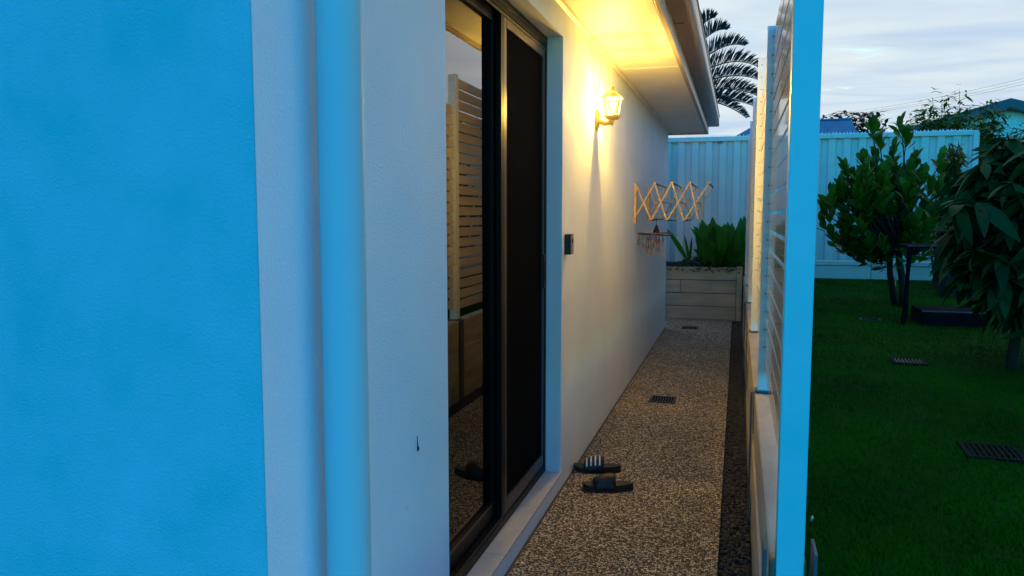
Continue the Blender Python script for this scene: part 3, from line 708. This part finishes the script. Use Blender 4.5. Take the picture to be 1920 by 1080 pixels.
# ------------------------------------------------------------------ broad-leaved shrub tree
random.seed(21)
b1 = atZ(1692, 572, LAWN); TX, TY = b1.x, 7.95
TX = atY(1690, 520, TY).x
T = thing('broadleaf_tree', (TX, TY, LAWN), 'small round tree with upright paddle shaped bright green leaves on the lawn', 'tree')
bc = Vector((TX, TY, LAWN))
tr = MB().tube([bc+Vector((.03,0,-.02)), bc+Vector((.02,0,.2)), bc+Vector((-.02,.02,.42)), bc+Vector((-.03,.02,.6))], [.045,.034,.030,.026], 10).build('trunk', 'bark', T, smooth=True)
MB().tube([bc+Vector((-.02,.1,-.02)), bc+Vector((-.08,.1,.3)), bc+Vector((-.10,.06,.62))], [.035,.028,.022], 8).build('trunk', 'bark', T, smooth=True)
tips = []
def tipat(px, py, dy): tips.append(atY(px, py, TY + dy))
# shoots read from the photograph's outline, then filled at random
for px, py in ((1636,235),(1650,262),(1690,232),(1700,255),(1675,285),(1640,290),(1618,300),(1585,318),(1600,338),(1577,352),(1560,370),(1548,395),(1545,420),(1560,440),(1715,300),(1730,330),(1765,300),(1745,350),(1575,455),(1600,468),(1630,478),(1660,480),(1700,478),(1735,470),(1625,320),(1655,330),(1690,330),(1610,380),(1590,400),(1640,400),(1670,385),(1700,380),(1730,390),(1760,350)):
    tipat(px, py, random.uniform(-.35, .35))
for k in range(115):
    while True:
        q = Vector((random.uniform(-1,1), random.uniform(-1,1), random.uniform(-1,1)))
        if q.length < 1: break
    px, py = 1658 + q.x*116, 400 + q.z*90
    if py < 330 and px < 1600: continue
    tipat(px, py, q.y*.55)
me1 = [leafmesh('magnolia_leaf', .125, .066, .25, .10, .60, 'leaf_magnolia'), leafmesh('magnolia_leaf', .145, .070, .3, -.05, .62, 'leaf_magnolia'), leafmesh('magnolia_leaf', .105, .060, .2, .15, .6, 'leaf_magnolia')]
LM = []; br = MB()
hub = bc + Vector((-.03, .03, .55))
for t in tips:
    mid = hub.lerp(t, .5) + Vector((0, 0, -.06)) + rv(.03)
    br.tube([hub, mid, t + Vector((0,0,-.03))], [.012,.008,.004], 5)
    ax = (t - hub).normalized()*.5 + Vector((0,0,1))
    ax.normalize()
    nl = random.randint(9, 13)
    for j in range(nl):
        a = j*2.4 + random.uniform(-.3,.3); el = .25 + .85*(j/nl) + random.uniform(-.12,.12)
        s = ax.orthogonal().normalized(); s2 = ax.cross(s); rad = s*math.cos(a) + s2*math.sin(a)
        d = ax*math.cos(el) + rad*math.sin(el)
        if t.z < 1.0: d = d + Vector((0,0,-.5))
        M3 = frame(d, ax + rad*-.2 + rv(.15)); sc = random.uniform(.8, 1.15)
        LM.append((Matrix.Translation(t - ax*(.14*(j/nl)) ) @ M3.to_4x4() @ Matrix.Scale(sc, 4), random.randrange(3)))
cr_ = br.build('branches', 'bark', T); 
place_leaves(cr_, me1, LM)

# ------------------------------------------------------------------ drooping long-leaved tree
random.seed(5)
b2 = atZ(1895, 693, LAWN)
T = thing('mango_tree', tuple(b2), 'dark leafy tree with long drooping leaves on the lawn', 'tree')
MB().tube([b2+Vector((0,0,-.02)), b2+Vector((.02,0,.3)), b2+Vector((.0,.03,.6)), b2+Vector((.03,.05,.95))], [.032,.024,.022,.016], 10).build('trunk', 'bark', T, smooth=True)
me2 = [leafmesh('long_leaf', .21, .060, .35, -.28, .45, 'leaf_mango', 7), leafmesh('long_leaf', .23, .066, .3, -.38, .45, 'leaf_mango', 7), leafmesh('long_leaf', .17, .055, .35, -.18, .45, 'leaf_mango', 7)]
LM = []; br = MB(); tips = []
for px, py in ((1890,262),(1910,268),(1872,285),(1850,310),(1832,335),(1815,355),(1800,385),(1805,410),(1795,430),(1812,450),(1800,480),(1830,470),(1840,500),(1870,540),(1895,300),(1850,340),(1830,380),(1870,380),(1900,420),(1860,440),(1910,480),(1890,520),(1900,580)):
    tips.append(atY(px, py, b2.y + random.uniform(-.4, .3)))
for k in range(380):
    while True:
        q = Vector((random.uniform(-1,1), random.uniform(-1,1), random.uniform(-1,1)))
        if q.length < 1: break
    tips.append(b2 + Vector((.27 + q.x*.60, q.y*.6, .80 + q.z*.60)))
hub = b2 + Vector((.04, .04, .75))
for t in tips:
    br.tube([hub, hub.lerp(t, .5) + Vector((0,0,.05)), t], [.010,.007,.004], 5)
    for j in range(random.randint(7, 10)):
        a = j*2.4 + random.uniform(-.4,.4); dr = random.uniform(-.95, .25)
        d = Vector((math.cos(a), math.sin(a), dr)); M3 = frame(d, Vector((0,0,1)) + rv(.35)); sc = random.uniform(.55, 1.15)
        LM.append((Matrix.Translation(t) @ M3.to_4x4() @ Matrix.Scale(sc, 4), random.randrange(3)))
cr_ = br.build('branches', 'bark', T)
place_leaves(cr_, me2, LM)

# ------------------------------------------------------------------ yellow-green narrow-leaved plant by the fence
def spray(name, base, label, cat, m, nst, hgt, spread, ll, lw, per, droop, stem='bark', stuff=True, seedv=1, top=0, group=None, low=.55):
    random.seed(seedv)
    T = thing(name, tuple(base), label, cat, group)
    me = [leafmesh('narrow_leaf', ll, lw, .2, -.15, .45, m, 3), leafmesh('narrow_leaf', ll*.8, lw*.9, .2, -.3, .45, m, 3)]
    st = MB(); LM = []; base = Vector(base)
    for i in range(nst):
        a = random.uniform(0, 6.28); r = spread*random.random()**.6; h = hgt*random.uniform(low, 1)*(1-.35*(r/spread)**2)
        e = base + Vector((r*math.cos(a), r*math.sin(a)*.7, h)); m1 = base.lerp(e, .5) + Vector((0,0,.12*h)) + rv(.05)
        st.tube([base + Vector((.1*math.cos(a), .1*math.sin(a), 0)), m1, e], [.014, .009, .003], 5)
        for j in range(per):
            t = random.uniform(.45, 1.0); p = (m1.lerp(e, (t-.5)*2) if t > .5 else base.lerp(m1, t*2)) + rv(.05*spread)
            b = random.uniform(0, 6.28); d = Vector((math.cos(b), math.sin(b), random.uniform(-droop, .7)))
            LM.append((Matrix.Translation(p) @ frame(d, Vector((0,0,1))+rv(.3)).to_4x4() @ Matrix.Scale(random.uniform(.7,1.2), 4), random.randrange(2)))
    o = st.build('stems', stem, T); place_leaves(o, me, LM, top)
    return T
p = atY(1783, 480, 9.2); spray('croton_bush', (p.x, 9.2, LAWN), 'tall bush with fine yellowish leaves between the tree and the fence', 'bush', 'leaf_yellow', 40, 1.66, .26, .12, .022, 60, 1.4, seedv=4, low=.8)
p = atY(1745, 480, 10.4); spray('garden_bush', (p.x+.15, 10.4, LAWN), 'green strap leaved bush in front of the fence behind the round tree', 'bush', 'leaf_magnolia', 16, 1.65, .32, .22, .045, 18, .3, seedv=9)
p = atY(1950, 480, 9.6); spray('garden_bush', (p.x, 9.6, LAWN), 'dark green bush at the lawn corner behind the drooping tree', 'bush', 'leaf_mango', 30, 1.5, .75, .2, .045, 34, .6, seedv=12)
p = atY(1840, 300, 13.6); spray('hedge_shrub', (p.x-.25, 13.6, 0), 'tall wispy shrub rising behind the fence in front of the green roof', 'shrub', 'leaf_shrub', 80, 3.35, 1.15, .17, .038, 110, .6, seedv=14, low=.80)
p = atY(1930, 300, 13.2); spray('hedge_shrub', (p.x+.2, 13.2, 0), 'dense dark shrub beside the end post of the fence', 'shrub', 'leaf_shrub', 80, 2.85, 1.0, .17, .038, 110, .7, seedv=15, low=.78)
p = atY(1735, 300, 14.2); spray('hedge_shrub', (p.x, 14.2, 0), 'thin shrub with loose bare twigs behind the fence', 'shrub', 'leaf_shrub', 40, 3.15, .85, .13, .03, 50, .5, seedv=16, low=.75)

# ------------------------------------------------------------------ planter plants
random.seed(31)
gb = atY(1358, 500, 10.95)
T = thing('ginger_clump', (gb.x, 10.95, .6), 'lush clump of broad upright green leaves in the planter against the fence', 'plant')
mg = [leafmesh('broad_leaf', .46, .15, .22, -.20, .50, 'leaf_ginger', 8), leafmesh('broad_leaf', .40, .15, .22, -.38, .52, 'leaf_ginger', 8), leafmesh('broad_leaf', .48, .135, .25, -.10, .48, 'leaf_ginger', 8)]
LM = []; st = MB()
for i in range(130):
    a = random.uniform(0, 6.28); r = random.random()**.5
    b = Vector((gb.x + .30*r*math.cos(a)*.8, 10.95 + .25*r*math.sin(a), .58)); lean = Vector((math.cos(a)*r*.26, math.sin(a)*r*.25, 1)).normalized()
    hh = random.uniform(.0, .36); q = b + lean*hh
    st.tube([b, q], [.008, .005], 5)
    d = lean + Vector((math.cos(a)*.12, math.sin(a)*.12, 0)) + rv(.13)
    LM.append((Matrix.Translation(q) @ frame(d, Vector((random.gauss(0,.6), -1, .3))).to_4x4() @ Matrix.Scale(random.uniform(.75,1.0),4), random.randrange(3)))
o = st.build('stems', 'leaf_ginger', T); place_leaves(o, mg, LM)
p0 = atY(1292, 488, 10.75)
T = thing('strap_leaf_plant', (p0.x, 10.75, .6), 'young plant with one long slanting leaf beside the house corner', 'plant')
st = MB().tube([(p0.x, 10.75, .58), (p0.x+.01, 10.75, .72), (p0.x+.012, 10.75, .92)], [.008,.006,.003], 6).build('stem', 'leaf_ginger', T)
LM = []
for (x, y, s, ml) in ((1252, 426, 1.0, 0), (1270, 490, .6, 1), (1285, 440, .55, 2), (1298, 445, .5, 1)):
    tip = atY(x, y, 10.70); root = Vector((p0.x, 10.75, .70)); d = tip - root
    LM.append((Matrix.Translation(root) @ frame(d, Vector((.2,-.8,.6))).to_4x4() @ Matrix.Diagonal((d.length/.46, .48*s, .5, 1)), 0))
place_leaves(st, mg, LM)
def cover():
    random.seed(8); me = [leafmesh('small_leaf', .05, .028, .2, -.2, .5, 'leaf_cover', 3)]
    LM = []
    for k in range(2600):
        x = random.uniform(-1.1, .1); y = random.uniform(BY+.02, 11.4); z = .63 + .10*random.random()*(1 + math.sin(x*9)*.4)
        if random.random() < .12: y = BY - .012 + .05*random.random(); z = .62 + .06*random.random()
        a = random.uniform(0, 6.28)
        LM.append((Matrix.Translation((x, y, z)) @ frame(Vector((math.cos(a), math.sin(a), random.uniform(-.5,.6))), Vector((0,0,1))).to_4x4() @ Matrix.Scale(random.uniform(.7,1.3),4), 0))
    V = []; F = []; off = 0; v = np.array([q.co for q in me[0].vertices]); f = np.array([list(q.vertices) for q in me[0].polygons])
    for M, k in LM:
        a = np.array(M); V.append(v @ a[:3,:3].T + a[:3,3]); F.append(f+off); off += len(v)
    tag(fastmesh('ground_cover', np.concatenate(V), np.concatenate(F), 'leaf_cover', None, True), 'dark small leaved ground cover filling the planter', 'ground cover', kind='stuff')
cover()

# ------------------------------------------------------------------ dark stand on the lawn, tree stake
p = atZ(1702, 600, LAWN); x0, y0 = p.x, 6.75
x1 = atY(1838, 600, y0).x
x0 = atY(1695, 590, y0).x
T = thing('plant_stand', (x0, y0, LAWN), 'dark low stand with a box shelf under the trees on the lawn', 'stand')
zt_ = atY(1720, 459, y0).z
box('top', 'table_dark', T, x0-.02, x1-.10, y0-.14, y0+.28, zt_-.025, zt_, .003)
box('top_edge', 'table_rim', T, x0-.022, x1-.12, y0-.144, y0-.140, zt_-.008, zt_-.002)
for x, y, dx in ((x0, y0-.12, -.03), (x0+.06, y0+.25, 0), (x1-.03, y0-.12, .02), (x1-.03, y0+.25, .02)):
    MB().bar((x+dx, y, LAWN-.01), (x, y, zt_-.02), .026, .026, (1,0,0)).build('leg', 'table_dark', T, .002)
zb1 = atY(1770, 583, y0-.1).z
box('shelf_box', 'table_dark', T, x0+.10, x1, y0-.13, y0+.26, LAWN-.0, zb1, .004)
box('shelf_rim', 'table_rim', T, x0+.098, x1+.002, y0-.134, y0-.130, zb1-.008, zb1+.002)
p = atZ(1676, 558, LAWN)
T = MB().tube([(p.x, p.y, LAWN-.05), (p.x+.01, p.y, LAWN+.2), (p.x+.015, p.y, LAWN+.5)], [.007,.007,.006], 6).build('tree_stake', 'stake_wood', None)
tag(T, 'thin pale wooden stake standing beside the round tree trunk', 'stake')

# ------------------------------------------------------------------ small litter
def litter(name, c, z, label, cat, m, ln, w, rot):
    mb = MB(); V = []; F = []
    for i in range(6):
        t = i/5; ww = w/2*math.sin(math.pi*(t*.92+.04)); zz_ = z + .006*math.sin(3*t) + .001
        u = Vector((math.cos(rot), math.sin(rot), 0)); s = Vector((-u.y, u.x, 0)); q = Vector((c[0], c[1], 0)) + u*(ln*(t-.5))
        V += [q + s*ww + Vector((0,0,zz_+.004)), q + Vector((0,0,zz_)), q - s*ww + Vector((0,0,zz_+.005))]
    for i in range(5): a = 3*i; F += [(a,a+3,a+4,a+1),(a+1,a+4,a+5,a+2)]
    o = mb.add(V, F).build(name, m, None); o.modifiers.new('t', 'SOLIDIFY').thickness = .0008
    return tag(o, label, cat)
p = atZ(1397, 920, 0); litter('fallen_leaf', (p.x, p.y), .0, 'small brown dead leaf lying on the dark gravel', 'leaf', 'dead_leaf', .03, .016, .4)
p = atZ(1057, 957, 0); litter('fallen_leaf', (p.x, p.y), .001, 'tiny black dried leaf on the path by the door sill', 'leaf', 'black_plastic', .026, .014, 1.2)
o = MB().tube([(WX+.002, 1.91, .762), (WX+.003, 1.91, .745), (WX+.004, 1.91, .735), (WX+.005, 1.91, .727), (WX+.004, 1.91, .720)], [.0009,.0010,.0018,.0032,.001], 7).build('insect_case', 'cocoon', None, smooth=True)
tag(o, 'tiny dark insect case stuck to the wall beside the downpipe', 'insect case')

p = atZ(1521, 980, LAWN)
o = MB().tube([(p.x, p.y, LAWN+.004), (p.x+.002, p.y+.001, LAWN+.014), (p.x+.003, p.y, LAWN+.019)], [.0025, .004, .002], 7).build('pebble', 'pebble_white', None, smooth=True)
tag(o, 'tiny white pebble lying in the turf beside the screen end post', 'pebble')
MB().prism([(1.846+.011*math.cos(t)*(1+.2*math.sin(3*t)), .592+.009*math.sin(t)) for t in np.linspace(0, 6.283, 17)[:-1]], WX+.0004, WX+.0014, 'x').build('paint_patch', 'patch_paint', H)

# ------------------------------------------------------------------ beyond the fence
# palm
random.seed(41)
PY = 26.0
pc = atY(1240, 195, PY)
T = thing('palm_tree', (pc.x, PY, -.06), 'dark palm with long arching fronds rising behind the eave', 'palm tree')
MB().tube([(pc.x, PY, -.06), (pc.x+.05, PY, 2), (pc.x, PY, pc.z-.1)], [.17,.13,.11], 12).build('trunk', 'bark', T, smooth=True)
def frond(tip, base=None, side=1.0, arch=.35, nl=64, ll=.62):
    base = base or pc
    m = MB(); pts = []
    ctrl = base.lerp(tip, .62) + Vector((0, 0, arch*1.35))
    K = 14
    for i in range(K+1):
        t = i/K; pts.append(base*(1-t)**2 + ctrl*(2*t*(1-t)) + tip*t*t)
    m.tube(pts, [.035*(1-.8*i/K) for i in range(K+1)], 5)
    for i in range(nl):
        t = .12 + .88*i/nl; k = min(int(t*K), K-1); p = pts[k].lerp(pts[k+1], t*K-k); d = (pts[k+1]-pts[k]).normalized()
        s = d.cross(Vector((0,1,0))).normalized()
        if s.z < 0: s = -s
        L_ = 1.05*ll*(math.sin(math.pi*min(.98, t*.86+.10))**.6)
        for sg in (-1, 1):
            dirv = (d*.55 + s*(.80 + random.gauss(0,.10)) + Vector((0, sg*.55, 0)) + rv(.05)).normalized()
            e = p + dirv*L_ + Vector((0,0,-.12*L_)); mid = p + dirv*L_*.55 + Vector((0,0,.01)); w = s.cross(dirv).normalized()*.016
            w2 = dirv.cross(Vector((0,1,0))).normalized()*.017
            m.add([p-w2*.5, p+w2*.5, mid+w2, mid-w2, e], [(0,1,2,3),(3,2,4)])
    return m.build('frond', 'leaf_palm', T)
for (x, y, ar) in ((1341,33,.75),(1364,56,.8),(1397,86,.75),(1425,128,.85),(1428,152,.6),(1424,182,.5),(1418,201,.35),(1300,-30,.8),(1180,40,.8),(1120,150,.7),(1230,-40,.6)):
    frond(atY(x, y, PY + random.uniform(-.3,.3)), arch=ar*1.0)
f = frond(atY(1400, 222, PY-.4), arch=.5, ll=.5)
# blue-roofed house
NY = 19.0
a = atY(1350, 250, NY); b = atY(1617, 250, NY); zr = atY(1600, 224, NY+1.6).z; ze = a.z - .35
T = thing('neighbour_house', ((a.x+b.x)/2, NY, -.06), 'low house with a blue metal roof behind the steel fence', 'house')
cx = (a.x+b.x)/2
MB().box(a.x+.2, b.x-.2, NY, NY+5, -.06, ze+.05).build('wall', 'pale_wall', T)
xa, xb = a.x-.1, b.x
MB().add([(xa, NY-.3, ze), (xb, NY-.3, ze), (xb, NY+5.3, ze), (xa, NY+5.3, ze), (xa+1.0, NY+1.6, zr), (xb-.05, NY+1.6, zr), (xb-.05, NY+3.4, zr), (xa+1.0, NY+3.4, zr)], BF).build('roof', 'blue_roof', T)
MB().box(xa+.95, xb-.02, NY+1.55, NY+3.45, zr-.01, zr+.03).build('ridge_cap', 'blue_roof', T, .01)
# green-roofed shed, gable towards us
GY = 18.5
pk = atY(1888, 187, GY); le = atY(1690, 243, GY); sl_ = (pk.z-le.z)/(pk.x-le.x)
T = thing('garden_shed', (pk.x, GY, -.06), 'pale green sheet metal shed with a dark gable roof behind the shrubs', 'shed')
hw = pk.x-le.x
wl = MB().add([(pk.x-hw+.3, GY, -.06), (pk.x+hw-.3, GY, -.06), (pk.x+hw-.3, GY, le.z), (pk.x, GY, pk.z-.14), (pk.x-hw+.3, GY, le.z)] + [(pk.x-hw+.3, GY+6, -.06), (pk.x+hw-.3, GY+6, -.06), (pk.x+hw-.3, GY+6, le.z), (pk.x, GY+6, pk.z-.14), (pk.x-hw+.3, GY+6, le.z)],
    [(0,1,2,3,4),(9,8,7,6,5),(0,5,6,1),(1,6,7,2),(2,7,8,3),(3,8,9,4),(4,9,5,0)]).build('wall', 'green_wall', T)
for s in (-1, 1):
    MB().prism([(pk.x, pk.z-.20), (pk.x, pk.z), (pk.x+s*hw, pk.z-sl_*hw), (pk.x+s*hw, pk.z-sl_*hw-.20)], GY-.25, GY+6.2, 'y').build('roof', 'green_roof', T)
for k in range(1, 26):
    x = pk.x-hw+.3+k*(2*hw-.6)/26; MB().box(x-.02, x+.02, GY-.012, GY-.001, .5, min(pk.z-.2-sl_*abs(x-pk.x), 9)).build('wall_rib', 'green_wall', wl)
# far trees
def fartree(px, py, Y, w, label, seedv):
    random.seed(seedv); top = atY(px, py, Y); h = top.z
    T = thing('far_tree', (top.x, Y, -.06), label, 'tree')
    MB().tube([(top.x, Y, -.06), (top.x+.1, Y, h*.5), (top.x, Y, h*.85)], [.25,.18,.06], 8).build('trunk', 'bark', T)
    me = [leafmesh('leaf_clump', .5, .22, .2, -.2, .5, 'leaf_far', 3)]; LM = []
    cl = [Vector((top.x + random.uniform(-w, w)*.8, Y + random.uniform(-w, w)*.6, h*.78 + random.uniform(-.22,.16)*h)) for _ in range(26)]
    for c in cl:
        for j in range(60):
            p = c + rv(w*.16); p.z = min(p.z, h); a = random.uniform(0,6.28)
            LM.append((Matrix.Translation(p) @ frame(Vector((math.cos(a),math.sin(a),random.uniform(-.6,.6))), Vector((0,0,1))).to_4x4() @ Matrix.Scale(random.uniform(.5,1.2),4), 0))
    e = bpy.data.objects.new('crown', None)
    V = []; F = []; off = 0; v = np.array([q.co for q in me[0].vertices]); f = np.array([list(q.vertices) for q in me[0].polygons]); o0 = np.array(ORG[T.name])
    for M, k in LM:
        a = np.array(M); V.append(v @ a[:3,:3].T + a[:3,3] - o0); F.append(f+off); off += len(v)
    tag(fastmesh('crown', np.concatenate(V), np.concatenate(F), 'leaf_far', T, True), kind='stuff')
fartree(1580, 213, 55, 2.6, 'dark distant tree just above the blue roof ridge', 51)
fartree(1537, 218, 60, 2.2, 'distant dark tree half hidden by the tall screen end post', 52)
# power lines
for k, (ya, yb, dz) in enumerate(((215, 153, 0), (213, 147, 0), (209, 141, 0))):
    A = atY(1560, ya+5, 48); B = atY(2000, yb-14, 34); m = MB()
    pts = [A.lerp(B, t) + Vector((0,0,-.55*4*t*(1-t)*.35)) for t in np.linspace(0, 1, 21)]
    o = m.tube(pts, .005, 5).build('power_line', 'wire', None)
    tag(o, ('lowest of three thin overhead power lines above the green shed', 'middle one of three thin overhead power lines above the green shed', 'topmost of three thin overhead power lines above the green shed')[k], 'power line', 'overhead power lines')
